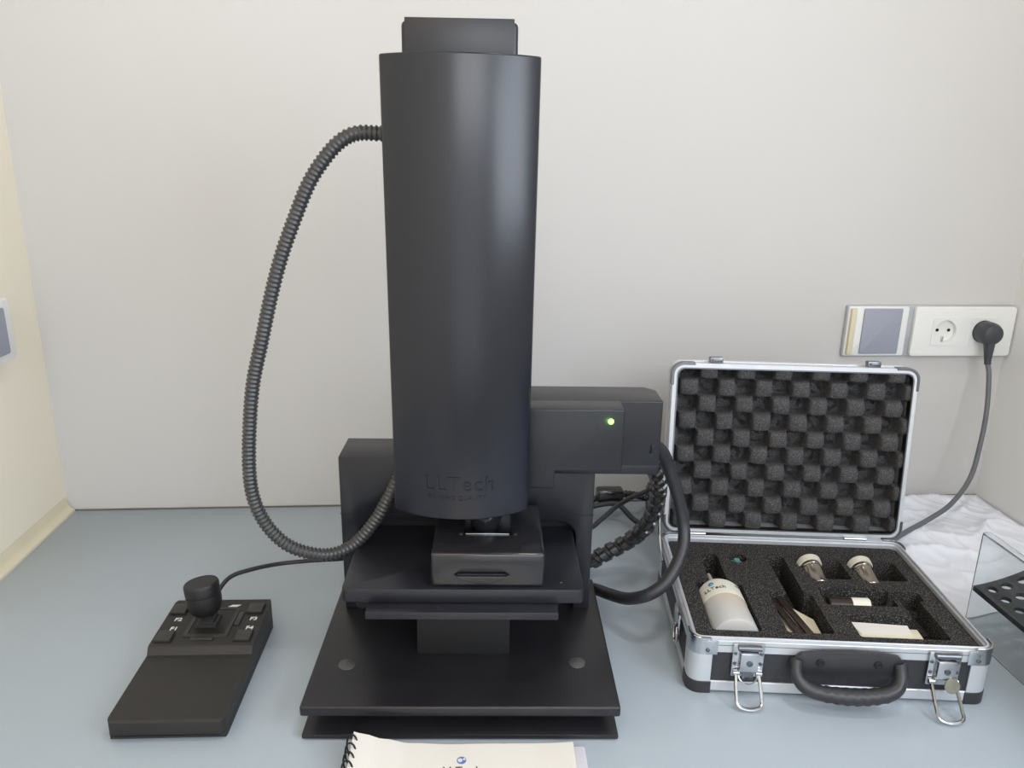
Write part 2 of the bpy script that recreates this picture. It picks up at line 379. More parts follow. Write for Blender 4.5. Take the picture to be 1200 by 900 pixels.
# ------------------------------------------------------------------ cables right of the scanner
def cable(name, pts, r, m, label, step=.004, cat='cable'):
    return tag(obj(name, sweep(pts, r, step, 12), m), label, cat)
tube = [(.208,.768,.245),(.220,.777,.243),(.232,.787,.230),(.242,.795,.209),(.256,.8,.174),(.265,.8,.141),(.265,.79,.119),(.254,.775,.098),(.238,.765,.079),(.218,.765,.065),(.201,.785,.049),(.187,.82,.034),(.177,.85,.0225),(.160,.875,.0115)]
t = cable('thick_cable', tube, .0073, 'cable', 'thick smooth black cable looping down in front of the open case corner')
bun = [(.150,.93,.0125),(.18,.92,.0215),(.197,.92,.031),(.22,.92,.044),(.241,.915,.062),(.254,.905,.086),(.258,.895,.112),(.258,.885,.141),(.252,.87,.165),(.239,.855,.190),(.225,.840,.222)]
be = empty('cable_bundle', (.18, .92, 0), 0, 'glossy spiral-wrapped cable bundle curving up behind the side box', 'cable')
br = [Vector(p)-Vector((.18, .92, 0)) for p in bun]
obj('core', sweep(br, .0085, .004, 14), 'cable', be)
obj('spiral_wrap', helix_on(br, .0082, .0165, .0125, .0030), 'wrap', be, ang=50)
cable('thin_cable', [(.15,.955,.035),(.184,.95,.055),(.201,.95,.07),(.22,.95,.088),(.24,.94,.107),(.258,.93,.121),(.268,.92,.140),(.262,.89,.175),(.245,.858,.20),(.225,.845,.228)], .0034, 'cable', 'thin glossy black cable rising diagonally beside the spiral-wrapped bundle')
# appliance connector and heap of cord at the wall
ce = empty('power_connector', (.24, 1.095, 0), 0, 'dark appliance connector lying with coiled cord at the wall behind', 'connector')
obj('connector_body', xf(box(-.021, .021, -.011, .011, .030, .050, .004, 3), T(.002, 0, 0)), 'wrap', ce)
obj('strain_relief', sweep([(.022, 0, .040), (.034, 0, .039), (.046, 0, .037)], lambda i: (.0065, .0052)[i % 2], .003, 12), 'wrap', ce)
obj('cord_tail', sweep([(.044, 0, .037), (.056, .004, .03), (.07, .0, .034), (.09, -.01, .033), (.10, -.03, .02), (.115, -.05, .008)], .0042, .004, 10), 'wrap', ce)
for k, (dx, dy, dz) in enumerate(((.066, .0, .033), (.075, .006, .036), (.084, -.004, .033), (.092, .004, .037))):
    ring = [(dx+.006*math.cos(a)*.6, dy+.021*math.cos(a), dz-.0005+.021*math.sin(a)) for a in [2*math.pi*i/20 for i in range(21)]]
    obj('cord_coil', sweep(ring, .0046, .004, 8), 'wrap', ce)
obj('cord_lead', sweep([(-.085, -.02, .035), (-.05, -.01, .022), (-.02, .0, .033), (-.012, .0, .040)], .0046, .004, 10), 'wrap', ce)
cable('flat_cable', [(.150,1.05,.012),(.190,1.075,.022),(.211,1.08,.026),(.236,1.08,.031),(.254,1.075,.030),(.275,1.06,.012),(.30,1.04,.0045)], .0042, 'cable', 'short black cable lying under the appliance connector at the wall')

# ------------------------------------------------------------------ joystick controller
jx, jy = -.275, .733
joy = empty('joystick_controller', (jx, jy, 0), -.025, 'black wedge-shaped desktop joystick controller with four keys, left of the microscope', 'controller')
def J(name, bm, m, parent=None, **k): return obj(name, bm, m, parent or joy, **k)
side = [(-.0955, .004), (-.0975, .009), (-.0955, .0205), (-.0925, .0225), (.0035, .0245), (.0080, .0315), (.0100, .0325), (.0945, .0350), (.0975, .0325), (.0975, .002), (.0960, 0), (-.092, 0)]
jb = prism(side, -.0555, .0555); xf(jb, Matrix(((0, 0, 1, 0), (1, 0, 0, 0), (0, 1, 0, 0), (0, 0, 0, 1))))
bmesh.ops.recalc_face_normals(jb, faces=jb.faces[:])
jm = carve(jb, [prism(rrect(-.0555, .0555, -.0975, .0975, .009, 5), -.01, .06)], 'INTERSECT')
jo = J('housing', jm, 'joy'); md = jo.modifiers.new('bevel', 'BEVEL'); md.width = .0012; md.segments = 2; md.limit_method = 'ANGLE'; md.angle_limit = .6
J('seam', strip(rrect(-.0557, .0557, -.0977, .0977, .009, 5), .001, .0068, .0075, True), 'boot')
zt = lambda y: .0325+(y-.010)*.0025/.0845
for kx, ky, txt, ty in ((-.0440, .0745, 'F2', -.0185), (-.0430, .0235, 'F1', .0155), (.0420, .0745, 'F3', -.0185), (.0420, .0235, 'F4', .0155)):
    kb = J('key', xf(box(-.0085, .0085, -.0085, .0085, 0, .0042, .0010), T(kx, ky, zt(ky)-.0005)), 'joy2')
    J('key_gap', xf(box(-.0096, .0096, -.0096, .0096, 0, .0008), T(kx, ky, zt(ky)-.0004)), 'dull')
    xf_t = xf(text_mesh(txt, .0088, .00012, .0002), T(kx+(.002 if kx > 0 else .004), ky+ty, zt(ky+ty)+.0002))
    J('key_marking', xf_t, 'white_ink')
J('top_marking', xf(prism([(0, 0), (.010, 0), (.014, .004), (.004, .004)], 0, .0003), T(.0085, .0795, zt(.082)+.0001)), 'white_ink')
J('gimbal_frame', strip(rrect(-.024, .024, .022, .078, .004, 3)[::-1], -.004, zt(.05)-.001, zt(.05)+.0016, True, .0004), 'joy2')
J('gimbal_well', box(-.020, .020, .026, .074, zt(.05)-.001, zt(.05)+.0010), 'boot')
bo = bmesh.new()
J('boot', xf(lathe([(.0165, 0), (.0155, .003), (.012, .0045), (.0115, .007), (.008, .009), (.0075, .013), (.005, .018)], 4, 'Z'), T(-.004, .050, zt(.05)) @ Matrix.Rotation(math.pi/4, 4, 'Z')), 'boot')
for kx, l in ((.0285, 'X'),): J('trim_slider', xf(box(-.0028, .0028, -.012, .012, 0, .0022, .0008), T(kx, .055, zt(.055))), 'joy2')
J('trim_slider', xf(box(-.012, .012, -.0025, .0025, 0, .0022, .0008), T(-.002, .0195, zt(.02))), 'joy2')
st = J('stick', xf(lathe([(.0042, 0), (.0036, .022)], 14), T(-.004, .050, zt(.05)+.008)), 'gloss')
kn = lathe([(.007, -.002), (.0125, 0), (.0160, .004), (.0182, .010), (.0190, .018), (.0188, .0235), (.0180, .0238), (.0180, .0247), (.0188, .0252), (.0190, .034), (.0184, .0365), (.0175, .0375), (.0168, .0370), (.0001, .0372)], 40)
J('knob', xf(kn, T(-.0055, .0505, .046) @ Matrix.Rotation(-.10, 4, 'X') @ Matrix.Rotation(-.12, 4, 'Y')), 'boot')
jmi = (T(jx, jy, 0) @ Matrix.Rotation(-.025, 4, 'Z')).inverted()
J('cable', sweep([jmi @ Vector(p) for p in [(-.290,.829,.020),(-.286,.845,.034),(-.276,.865,.043),(-.256,.88,.044),(-.227,.9,.04),(-.191,.91,.038),(-.154,.92,.034),(-.134,.93,.03),(-.10,.95,.01)]], .0027, .004, 12), 'cable')

# ------------------------------------------------------------------ aluminium case
CW, CD, CH = .3107, .2335, .0650
case = empty('equipment_case', (.2462, .6807, 0), -.1192, 'open aluminium-edged black equipment case with foam lining and raised lid', 'case')
def K(name, bm, m, parent=None, **k): return obj(name, bm, m, parent or case, **k)
o0 = rrect(0, CW, 0, CD, .013); o1 = rrect(.0012, CW-.0012, .0012, CD-.0012, .012)
K('side_panel', strip(o1, .005, .008, .058, True), 'panel')
K('bottom_panel', prism(rrect(.002, CW-.002, .002, CD-.002, .012), .0035, .0095), 'panel')
tr = K('top_rail', strip(o0, .0068, .0500, .0640, True, .0006), 'alu')
K('rail_groove', strip(rrect(-.0003, CW+.0003, -.0003, CD+.0003, .013), .0010, .0585, .0591, True), 'dchrome', tr)
K('rim_lip', strip(rrect(.0022, CW-.0022, .0022, CD-.0022, .011), .0022, .0640, .0672, True, .0005), 'alu')
# bottom rails between the corner caps
for a, b in (((.021, -.0004), (CW-.021, -.0004)), ((CW+.0004, .021), (CW+.0004, CD-.021)), ((CW-.021, CD+.0004), (.021, CD+.0004)), ((-.0004, CD-.021), (-.0004, .021))):
    K('bottom_rail', strip([a, b], .0030, .0030, .0150, False, .0008), 'alu')
def corner_path(x, y, sx, sy, leg, r=.0134, off=.0007):
    cx_, cy_ = x+sx*(r-off), y+sy*(r-off); P = []
    P.append((x-sx*off, cy_+sy*leg))
    for k in range(7):
        a = math.radians(90*k/6); P.append((cx_-sx*r*math.cos(a), cy_-sy*r*math.sin(a)))
    P.append((cx_+sx*leg, y-sy*off))
    if sx*sy < 0: P = P[::-1]
    return P
for x, y, sx, sy in ((0, 0, 1, 1), (CW, 0, -1, 1), (CW, CD, -1, -1), (0, CD, 1, -1)):
    K('corner_profile', strip(corner_path(x, y, sx, sy, .010), .0016, .0130, .0510), 'alu')
    K('corner_foot', strip(corner_path(x, y, sx, sy, .011, .0142, .0014), .0040, 0, .0145, False, .0006), 'handle')
    cb_ = K('corner_bracket', strip(corner_path(x, y, sx, sy, .0075, .0140, .0016), .0022, .0475, .0680, False, .0005), 'chrome')
    K('bracket_rivet', xf(lathe([(.0024, 0), (.002, .0012), (.0008, .0016)], 12, '-Y' if sy > 0 else 'Y'), T(x+sx*.0170, y-sy*.0016, .0535)), 'dchrome', cb_)
    K('bracket_flange', xf(box(-.006, .006, -.0012, .0008, .0480, .0645, .0005), T(x+sx*.0215, y-sy*.0006, 0)), 'chrome', cb_)
# foam block with cut pockets
fb = prism(rrect(.0072, CW-.0072, .0072, CD-.0072, .008), .0100, .0590, 0)
def rb(x0, x1, y0, y1, z, r=.003): return prism(rrect(x0, x1, y0, y1, r, 3), z, .0700)
rot = lambda bm, x, y, a: xf(bm, T(x, y, 0) @ Matrix.Rotation(a, 4, 'Z') @ T(-x, -y, 0))
cuts = [rb(.0272, .0808, .0275, .1245, .0190, .004), rb(.0440, .0660, .120, .1955, .030, .004),
        xf(lathe([(.0125, .030), (.0125, .080)], 24), T(.0900, .1880, 0)),
        rb(.108, .158, .028, .108, .026, .004), rb(.1285, .1500, .100, .196, .024, .004),
        rb(.1690, .2190, .1435, .1900, .030, .004), rb(.2300, .2860, .1435, .1900, .030, .004),
        rb(.1690, .2500, .0865, .1230, .030, .003), rb(.1840, .2790, .0250, .0680, .030, .003),
        rb(.2560, .2790, .060, .105, .034, .003), rb(.2500, .2850, .100, .1190, .036, .003)]
K('foam_insert', carve(fb, cuts), 'foam', smooth=False)
# latches
def latch(lx, tab):
    L = K('latch', box(lx-.0165, lx+.0165, -.0035, -.0008, .024, .0635, .004, 2), 'chrome')
    K('latch_lever', box(lx-.0100, lx+.0095, -.0105, -.0035, .0335, .0570, .0020), 'chrome', L)
    K('latch_top', xf(sweep([(lx-.012, -.006, .0605), (lx+.012, -.006, .0605)], .0032, .004, 12), T(0, 0, 0)), 'dchrome', L)
    K('keyhole', xf(lathe([(.0034, 0), (.0032, .0010), (.0018, .0010), (.0018, .0004), (.0001, .0004)], 18, '-Y'), T(lx, -.0105, .0450)), 'dchrome', L)
    for s in (-1, 1):
        K('rivet', xf(lathe([(.0020, 0), (.0014, .0012)], 10, '-Y'), T(lx+s*.0135, -.0035, .052)), 'dchrome', L)
        K('rivet', xf(lathe([(.0020, 0), (.0014, .0012)], 10, '-Y'), T(lx+s*.0135, -.0035, .040)), 'dchrome', L)
    # wire bail reaching down and outward to the desk
    P = []
    w_ = .0118; y0, z0, y1, z1 = -.0055, .0300, -.0285, .0030
    P.append((-w_, 0)); P.append((-w_-.0005, .2)); P.append((-w_-.001, .5)); P.append((-w_-.001, .78))
    for k in range(7):
        a = math.pi*k/6; P.append((-(w_+.001)*math.cos(a), .84+.16*math.sin(a)))
    P += [(w_+.001, .78), (w_+.001, .5), (w_+.0005, .2), (w_, 0)]
    if tab: y1 = -.0355
    K('wire_bail', sweep([(lx+x, y0+(y1-y0)*t, z0+(z1-z0)*t-.006*math.sin(math.pi*t)*0) for x, t in P], .0020, .0025, 10), 'chrome', L)
    for s in (-1, 1): K('bail_pivot', xf(lathe([(.0030, -.003), (.0030, .003)], 12, 'X'), T(lx+s*w_, -.0055, .0305)), 'chrome', L)
    if tab:
        K('latch_tongue', xf(lathe([(.0078, 0), (.0080, .0006), (.0078, .0012)], 24), T(lx+.006, -.0125, .0300) @ Matrix.Rotation(math.radians(75), 4, 'X')), 'tongue', L)
    else:
        ring = [(lx+.0095*math.cos(a), -.0075-.006*abs(math.sin(a)), .0285-.0060*math.sin(a)) for a in [math.pi*i/12 for i in range(13)]]
        K('latch_tongue', sweep(ring, .0009, .002, 8), 'chrome', L)
        K('latch_tab', box(lx-.006, lx+.006, -.009, -.0075, .0235, .0330, .0008), 'dchrome', L)
    return L
latch(.0590, False); latch(.2595, True)
# handle
hb = prism([(.104, .0370), (.1045, .0480), (.112, .0565), (.135, .0605), (.165, .0615), (.192, .0605), (.212, .0565), (.2195, .0480), (.220, .0370), (.205, .0310), (.118, .0310)], 0, .006, .0016)
xf(hb, Matrix(((1, 0, 0, 0), (0, 0, -1, -.0006), (0, 1, 0, 0), (0, 0, 0, 1))))
HB = K('handle_mount', hb, 'handle')
for x in (.132, .191): K('mount_screw', xf(lathe([(.0042, 0), (.0042, .0012), (.0030, .0018), (.0022, .0012), (.0001, .0012)], 18, '-Y'), T(x, -.0066, .0475)), 'dull', HB)
hc = [(.1090, -.005, .0490), (.1070, -.008, .0430), (.1080, -.013, .0340), (.1150, -.018, .0265), (.1270, -.021, .0225), (.145, -.0228, .0205), (.162, -.0232, .0200), (.179, -.0228, .0205), (.196, -.021, .0225), (.2070, -.018, .0265), (.2130, -.013, .0340), (.2140, -.008, .0430), (.2130, -.005, .0490)]
def hr(i):
    n_ = 52; t_ = i/n_
    base = .0066+.0022*max(0, 1-abs(t_-.5)/.36)**.5
    return base+(.0005*math.sin(i*1.9) if .28 < t_ < .72 else 0)
K('handle_grip', sweep(hc, hr, .0030, 16), 'handle', ang=60)
# side ring loop and hinge on the left side
sl = K('strap_ring_plate', box(-.0040, -.0005, .055, .085, .030, .056, .0015), 'chrome')
K('strap_ring', sweep([(-.005, .062+.010*math.cos(a), .030-.012*math.sin(a)) for a in [2*math.pi*i/16 for i in range(17)]], .0013, .003, 8), 'chrome', sl)
for x in (.045, .255): K('hinge', xf(lathe([(.0032, -.014), (.0032, .014)], 14, 'X'), T(x, CD+.0030, .0665)), 'chrome')
K('lid_stay', sweep([(-.003, CD-.045, .050), (-.0045, CD-.03, .062), (-.0045, CD-.010, .080), (-.003, CD+.006, .100)], .0016, .003, 8), 'chrome')
# ---- lid
TH = .0992; LH = .228; LD = .031
LM = Matrix(((1, 0, 0, .0035), (0, math.sin(TH), -math.cos(TH), CD+.004), (0, math.cos(TH), math.sin(TH), .0675), (0, 0, 0, 1)))
def Lp(name, bm, m, parent=None, **k):
    if isinstance(bm, bmesh.types.BMesh): xf(bm, LM)
    else: bm.transform(LM)
    return obj(name, bm, m, parent or case, **k)
K_ = Lp('lid_shell', strip(rrect(.0012, CW-.0012, .0012, LH-.0012, .014), .004, -LD, -.004, True), 'alu')
Lp('lid_back', prism(rrect(.001, CW-.001, .001, LH-.001, .014), -LD-.003, -LD+.001), 'panel')
Lp('lid_rail', strip(rrect(0, CW, 0, LH, .015), .0062, -.0085, 0, True, .0007), 'alu')
Lp('lid_lip', strip(rrect(.0055, CW-.0055, .0055, LH-.0055, .011), .0016, -.010, .0006, True), 'dchrome')
Lp('lid_back_rail', strip(rrect(-.0003, CW+.0003, -.0003, LH+.0003, .015), .003, -LD-.001, -LD+.009, True, .0006), 'alu')
for x, y, sx, sy in ((0, 0, 1, 1), (CW, 0, -1, 1), (CW, LH, -1, -1), (0, LH, 1, -1)):
    Lp('lid_corner', strip(corner_path(x, y, sx, sy, .014 if sy < 0 else .010, .0158, .0012), .0034, -.0105, .0010, False, .0005), 'dchrome')
for x in (.056, .2555):
    c_ = box(x-.0085, x+.0085, LH-.0005, LH+.0075, -.0150, -.0050, .0012)
    ck = Lp('lid_catch', c_, 'dchrome'); Lp('catch_hook', box(x-.006, x+.006, LH+.003, LH+.0055, -.0050, -.0015, .001), 'dchrome', ck)
# egg-crate foam: chequered bumps and pits
fw0, fw1, fh0, fh1 = .0070, CW-.0070, .0070, LH-.0070
nx, ny = 250, 190; P_, Q_ = .0238, .0226
eb = bmesh.new(); grid = []
def egg(x, y):
    jx_ = .0016*noise.noise(Vector((x*40, y*40, 3))); jy_ = .0016*noise.noise(Vector((x*40, y*40, 9)))
    s = math.sin(math.pi*(x+jx_-.012)/P_)*math.sin(math.pi*(y+jy_-.004)/Q_)
    sh = 1/(1+math.exp(-26.0*(s+.03)))          # steep-walled pits, domed tops
    h = -.024*(1-sh)+.0050*max(0, s)**.7
    return h-.0060+.0008*noise.noise(Vector((x*120, y*120, 0)))
for j in range(ny+1):
    for i in range(nx+1):
        x = fw0+(fw1-fw0)*i/nx; y = fh0+(fh1-fh0)*j/ny
        grid.append(eb.verts.new((x, y, max(egg(x, y), -LD+.001))))
eb.verts.ensure_lookup_table()
for j in range(ny):
    for i in range(nx):
        k = j*(nx+1)+i; eb.faces.new((grid[k], grid[k+1], grid[k+nx+2], grid[k+nx+1]))
Lp('egg_crate_foam', eb, 'foamlid', ang=180)

# ------------------------------------------------------------------ contents of the case (each a thing of its own)
CM = T(.2462, .6807, 0) @ Matrix.Rotation(-.1192, 4, 'Z')
def inside(name, x, y, z, label, cat, rz=0, group=None):
    p = CM @ Vector((x, y, z)); return empty(name, p, -.1192+rz, label, cat, group)
bt = inside('squeeze_bottle', .054, .0295, .0455, 'milky plastic squeeze bottle with a pale label, at the left of the case foam', 'bottle', .02)
Rb = .0265
obj('bottle_body', lathe([(.0001, 0), (Rb-.004, 0), (Rb-.001, .0015), (Rb, .004), (Rb, .076), (Rb-.0015, .084), (Rb-.006, .092), (.012, .098), (.0105, .100), (.0105, .104)], 44, 'Y'), 'bottle', bt)
bl = obj('bottle_label', lathe([(Rb+.0002, .052), (Rb+.0004, .0522), (Rb+.0004, .0800), (Rb-.0014, .0845), (Rb-.0050, .0912), (Rb-.0056, .0915)], 44, 'Y', cap=False), 'label', bt)
obj('bottle_nozzle', lathe([(.0110, .100), (.0112, .106), (.0070, .109), (.0035, .118), (.0025, .134), (.0020, .137)], 24, 'Y'), 'bottle', bt)
def wrapY(bm, ang, yy, rad):
    for v in bm.verts:
        a = ang+v.co.x/rad; v.co = Vector(((rad+v.co.z)*math.sin(a), yy+v.co.y, (rad+v.co.z)*math.cos(a)))
    return bm
obj('label_print', wrapY(text_mesh('LLTech', .0078, .0002, .0001, 1.15), -.42, .0645, Rb+.0005), 'ink', bl)
em = lathe([(.0034, 0), (.0034, .0003)], 20)
obj('label_emblem', wrapY(em, -.50, .0735, Rb+.0004), 'blue', bl)
obj('label_emblem_mark', wrapY(xf(lathe([(.0019, 0), (.0019, .0003)], 16), T(.0006, -.0014, .0003)), -.50, .0735, Rb+.0004), 'blue2', bl)
obj('label_small_print', wrapY(xf(text_mesh('LOT', .0038, .0002), T(0, 0, 0)), .72, .0745, Rb+.0005), 'ink', bl)
cp = inside('teal_plug', .090, .186, .036, 'small teal plug at the bottom of the round foam hole', 'plug')
obj('plug_body', xf(lathe([(.0085, 0), (.0095, .003), (.0088, .016), (.006, .018)], 20), T(.000, .000, 0)), 'teal', cp)
obj('plug_top', xf(lathe([(.004, 0), (.0036, .004)], 14), T(0, 0, .0175)), 'teal', cp)
# shelf sheets and folded strip in the long pocket
pz = inside('paper_sheet', .133, .0700, .0400, 'cream paper sheet lying in the long foam pocket under the strip', 'paper')
pb = prism([(-.021, -.038), (.021, -.038), (.0215, .012), (.004, .034), (-.016, .036), (-.021, .010)], 0, .0010); obj('sheet', pb, 'envelope', pz)
obj('folded_edge', xf(prism([(-.021, .000), (-.004, .012), (-.010, .030), (-.021, .034)], .0010, .0018), T(0, 0, 0)), 'label', pz)
tz = inside('dark_strip', .128, .066, .0425, 'dark brown patterned strip lying diagonally across the cream sheet in the foam', 'strip', 0)
for k, (x0, dz_) in enumerate(((-.0045, 0), (.0050, .0020))):
    s_ = xf(box(-.0042, .0042, -.045, .040, 0, .0030, .0006), T(x0, 0, dz_+.002) @ Matrix.Rotation(.30+.03*k, 4, 'Z') @ Matrix.Rotation(.16, 4, 'X'))
    so = obj('strip_half', s_, 'film', tz)
    for q in range(6):
        obj('strip_spot', xf(box(-.0012, .0012, -.0009, .0009, 0, .0004), T(x0, 0, dz_+.002) @ Matrix.Rotation(.30+.03*k, 4, 'Z') @ Matrix.Rotation(.16, 4, 'X') @ T((-1)**q*.0016, -.036+q*.0135, .0029)), 'steel', so)
for nm, x, lab in (('objective_lens', .1800, 'metal objective with ivory cap in the foam, the one nearer the bottle'), ('objective_lens', .2425, 'metal objective with ivory cap in the foam, the one nearer the right rim')):
    e = inside(nm, x, .140, .0490, lab, 'lens', .06, 'capped objectives in the case')
    m_ = Matrix.Rotation(.25, 4, 'X')
    obj('barrel', xf(lathe([(.0108, 0), (.0116, .001), (.0116, .026), (.0122, .027), (.0122, .030), (.0130, .031), (.0130, .036)], 32, 'Y'), m_), 'steel', e)
    obj('lens_cap', xf(lathe([(.0130, .0345), (.0146, .0350), (.0148, .042), (.0132, .0440), (.0001, .0442)], 36, 'Y'), m_), 'capw', e)
v_ = inside('glass_vial', .1740, .0960, .0500, 'dark vial with white label lying behind the cream packet in the foam', 'vial')
obj('vial_body', xf(lathe([(.0085, 0), (.0095, .001), (.0095, .030), (.0095, .046), (.008, .048)], 28, 'X'), T(0, 0, .002)), 'film', v_)
obj('vial_label', xf(lathe([(.0098, .026), (.0098, .046)], 28, 'X', cap=False), T(0, 0, .002)), 'label', v_)
pk = inside('paper_packet', .2220, .0450, .0440, 'flat cream paper packet lying in the right front foam pocket', 'packet', -.03)
obj('packet_body', prism([(-.0360, -.0150), (-.0330, -.0190), (.0265, -.0190), (.0275, .0165), (-.0350, .0190), (-.0375, .0165)], 0, .0070, .0020), 'envelope', pk)
obj('packet_flap', xf(prism([(-.036, .0175), (.0262, .0160), (.0250, -.0020), (-.030, -.006)], .0070, .0080), T(0, 0, 0)), 'paper', pk)
obj('packet_insert', box(.0240, .0370, -.0175, .0150, .0012, .0042, .0003), 'envelope', pk)
# little box supporting the packet: the foam floor is at .030
obj('packet_core', box(-.033, .0250, -.017, .015, -.0135, 0.0005, .0010), 'label', pk)

# ------------------------------------------------------------------ sockets on the back wall
se = empty('socket_panel', (.752, YW, .247), 0, 'wide wall panel with grey blank plate and white double power socket', 'socket')
def Sx(name, bm, m, parent=None, **k): return obj(name, rel(bm, se), m, parent or se, **k)
def wallplate(x0, x1, z0, z1, d0, d1, r, m, name, parent=None, bv=.0015, **k):
    b = prism(rrect(x0, x1, z0, z1, r, 4), 0, d1-d0, bv); xf(b, Matrix(((1, 0, 0, 0), (0, 0, -1, YW-d0), (0, 1, 0, 0), (0, 0, 0, 1)))); return Sx(name, b, m, parent, **k)
wallplate(.6150, .8905, .2475, .3300, 0, .0070, .003, 'sockedge', 'back_frame')
wallplate(.6165, .7150, .2490, .3285, .0065, .0090, .003, 'socket', 'blank_frame')
wallplate(.6410, .7040, .2525, .3255, .0085, .0115, .002, 'greyplate', 'blank_plate', label='grey blank plate')
wallplate(.6190, .6280, .2520, .3260, .0085, .0150, .002, 'cream', 'frame_ridge')
SZ = .2900; SC = (.7750, .8380)
def hole(cxs, z0): return xf(lathe([(.0182, -.02), (.0182, .0080)], 32, '-Y'), T(cxs, YW-z0, SZ))
b = prism(rrect(.7230, .8895, .2495, .3290, .005, 4), 0, .0085, .0015); xf(b, Matrix(((1, 0, 0, 0), (0, 0, -1, YW-.0065), (0, 1, 0, 0), (0, 0, 0, 1)))); bmesh.ops.recalc_face_normals(b, faces=b.faces[:])
me_ = carve(b, [xf(lathe([(.0182, -.0065), (.0182, .02)], 32, '-Y'), T(c_, YW-.0150, SZ)) for c_ in SC]); me_.transform(T(*[-v for v in se.location])); obj('double_socket_plate', me_, 'socket', se)
for cxs in SC:
    b = prism(rrect(cxs-.0215, cxs+.0215, SZ-.0225, SZ+.0225, .002, 4), 0, .0014); xf(b, Matrix(((1, 0, 0, 0), (0, 0, -1, YW-.0148), (0, 1, 0, 0), (0, 0, 0, 1)))); bmesh.ops.recalc_face_normals(b, faces=b.faces[:])
    me_ = carve(b, [xf(lathe([(.0180, -.01), (.0180, .01)], 32, '-Y'), T(cxs, YW-.0155, SZ))]); me_.transform(T(*[-v for v in se.location])); i_ = obj('socket_insert', me_, 'socket', se)
    Sx('socket_well', xf(lathe([(.0180, 0), (.0174, -.0065), (.0001, -.0066)], 36, '-Y', cap=False), T(cxs, YW-.0160, SZ)), 'socket', i_)
    for dx in (-.0095, .0095): Sx('pin_hole', xf(lathe([(.0026, 0), (.0026, .0008)], 14, '-Y'), T(cxs+dx, YW-.0092, SZ+.001)), 'dull', i_)
    Sx('earth_clip', xf(box(-.0015, .0015, -.003, 0, -.006, .003, .0005), T(cxs, YW-.0094, SZ-.012)), 'chrome', i_)
# screws of the sockets' contacts in sight are tiny; plug and cord
pe = empty('power_plug', (.8380, YW-.0105, .290), 0, 'round dark grey power plug in the wall socket, its cord curving down behind the case', 'plug')
obj('plug_head', lathe([(.0165, .001), (.0170, .006), (.0180, .016), (.0176, .026), (.0150, .032), (.0090, .0345), (.0001, .035)], 40, '-Y'), 'plug', pe)
obj('plug_grip', sweep([(0, -.024, -.005), (.0, -.025, -.018), (.0005, -.026, -.030), (.001, -.027, -.042), (.0015, -.028, -.048)], lambda i: max(.0050, .0095-.00035*i), .003, 16), 'plug', pe)
cord = [(.8395,1.118,.243),(.841,1.112,.226),(.836,1.095,.174),(.829,1.085,.121),(.812,1.07,.069),(.767,1.04,.040),(.716,1.01,.0305),(.665,.985,.0225),(.635,.97,.017),(.598,.955,.0125),(.54,.972,.0045),(.45,1.0,.0040),(.37,1.03,.0040)]
obj('cord', sweep([Vector(p)-pe.location for p in cord], .0037, .005, 12), 'cable_grey', pe)
# switch box on the left wall
we = empty('wall_switch', (XL, .991, .278), 0, 'white-framed grey wall switch box on the left wall', 'switch')
b_ = prism(rrect(-.050, .053, 0, .080, .006, 4), 0, .026, .0025); xf(b_, Matrix(((0, 0, 1, 0), (1, 0, 0, 0), (0, 1, 0, 0), (0, 0, 0, 1)))); obj('switch_frame', b_, 'socket', we)
b_ = prism(rrect(-.042, .0340, .010, .070, .003, 4), .024, .029, .001); xf(b_, Matrix(((0, 0, 1, 0), (1, 0, 0, 0), (0, 1, 0, 0), (0, 0, 0, 1)))); obj('switch_plate', b_, 'greyplate', we)

# ------------------------------------------------------------------ spiral notebook in front
nb = empty('spiral_notebook', (.0055, .53, 0), -.035, 'white spiral-bound booklet with curling cover at the front edge of the desk', 'notebook')
zk = [(-.105, .0235), (-.0955, .0205), (-.076, .0145), (-.052, .0092), (-.012, .0072), (.021, .0074), (.070, .0058), (.1065, .0080)]
def zi(x):
    for (a, za), (b, zb) in zip(zk, zk[1:]):
        if x <= b: t = max(0, (x-a)/(b-a)); t = t*t*(3-2*t); return za+(zb-za)*t
    return zk[-1][1]
def sheet(x0, x1, y0, y1, zf, th, nx_=44, ny_=22):
    b = bmesh.new(); V = []
    for s in (0, 1):
        V.append([[b.verts.new((x0+(x1-x0)*i/nx_, y0+(y1-y0)*j/ny_, zf(x0+(x1-x0)*i/nx_, (j/ny_))+s*th)) for i in range(nx_+1)] for j in range(ny_+1)])
    for s in (0, 1):
        for j in range(ny_):
            for i in range(nx_): b.faces.new((V[s][j][i], V[s][j][i+1], V[s][j+1][i+1], V[s][j+1][i]))
    for j in range(ny_):
        for i in (0, nx_): b.faces.new((V[0][j][i], V[0][j+1][i], V[1][j+1][i], V[1][j][i]))
    for i in range(nx_):
        for j in (0, ny_): b.faces.new((V[0][j][i], V[0][j][i+1], V[1][j][i+1], V[1][j][i]))
    return b
cvz = lambda x, v: .0046+(zi(x)-.0046)*max(0, v)**1.6
cover = obj('cover', sheet(-.104, .1035, -.17, .0785, cvz, .0004), 'paper', nb)
obj('page', sheet(-.103, .1035, -.17, .0800, lambda x, v: .0036+(.62*zi(x)+.0030-.0036)*max(0, v)**1.4*(.7 if abs(x) < .04 else .85)*.8, .0003), 'paper', nb)
obj('page_block', box(-.104, .1135, -.17, .0780, .0012, .0034, .0003), 'paper2', nb)
obj('back_cover', box(-.106, .1150, -.172, .0790, .0002, .0011), 'paper2', nb)
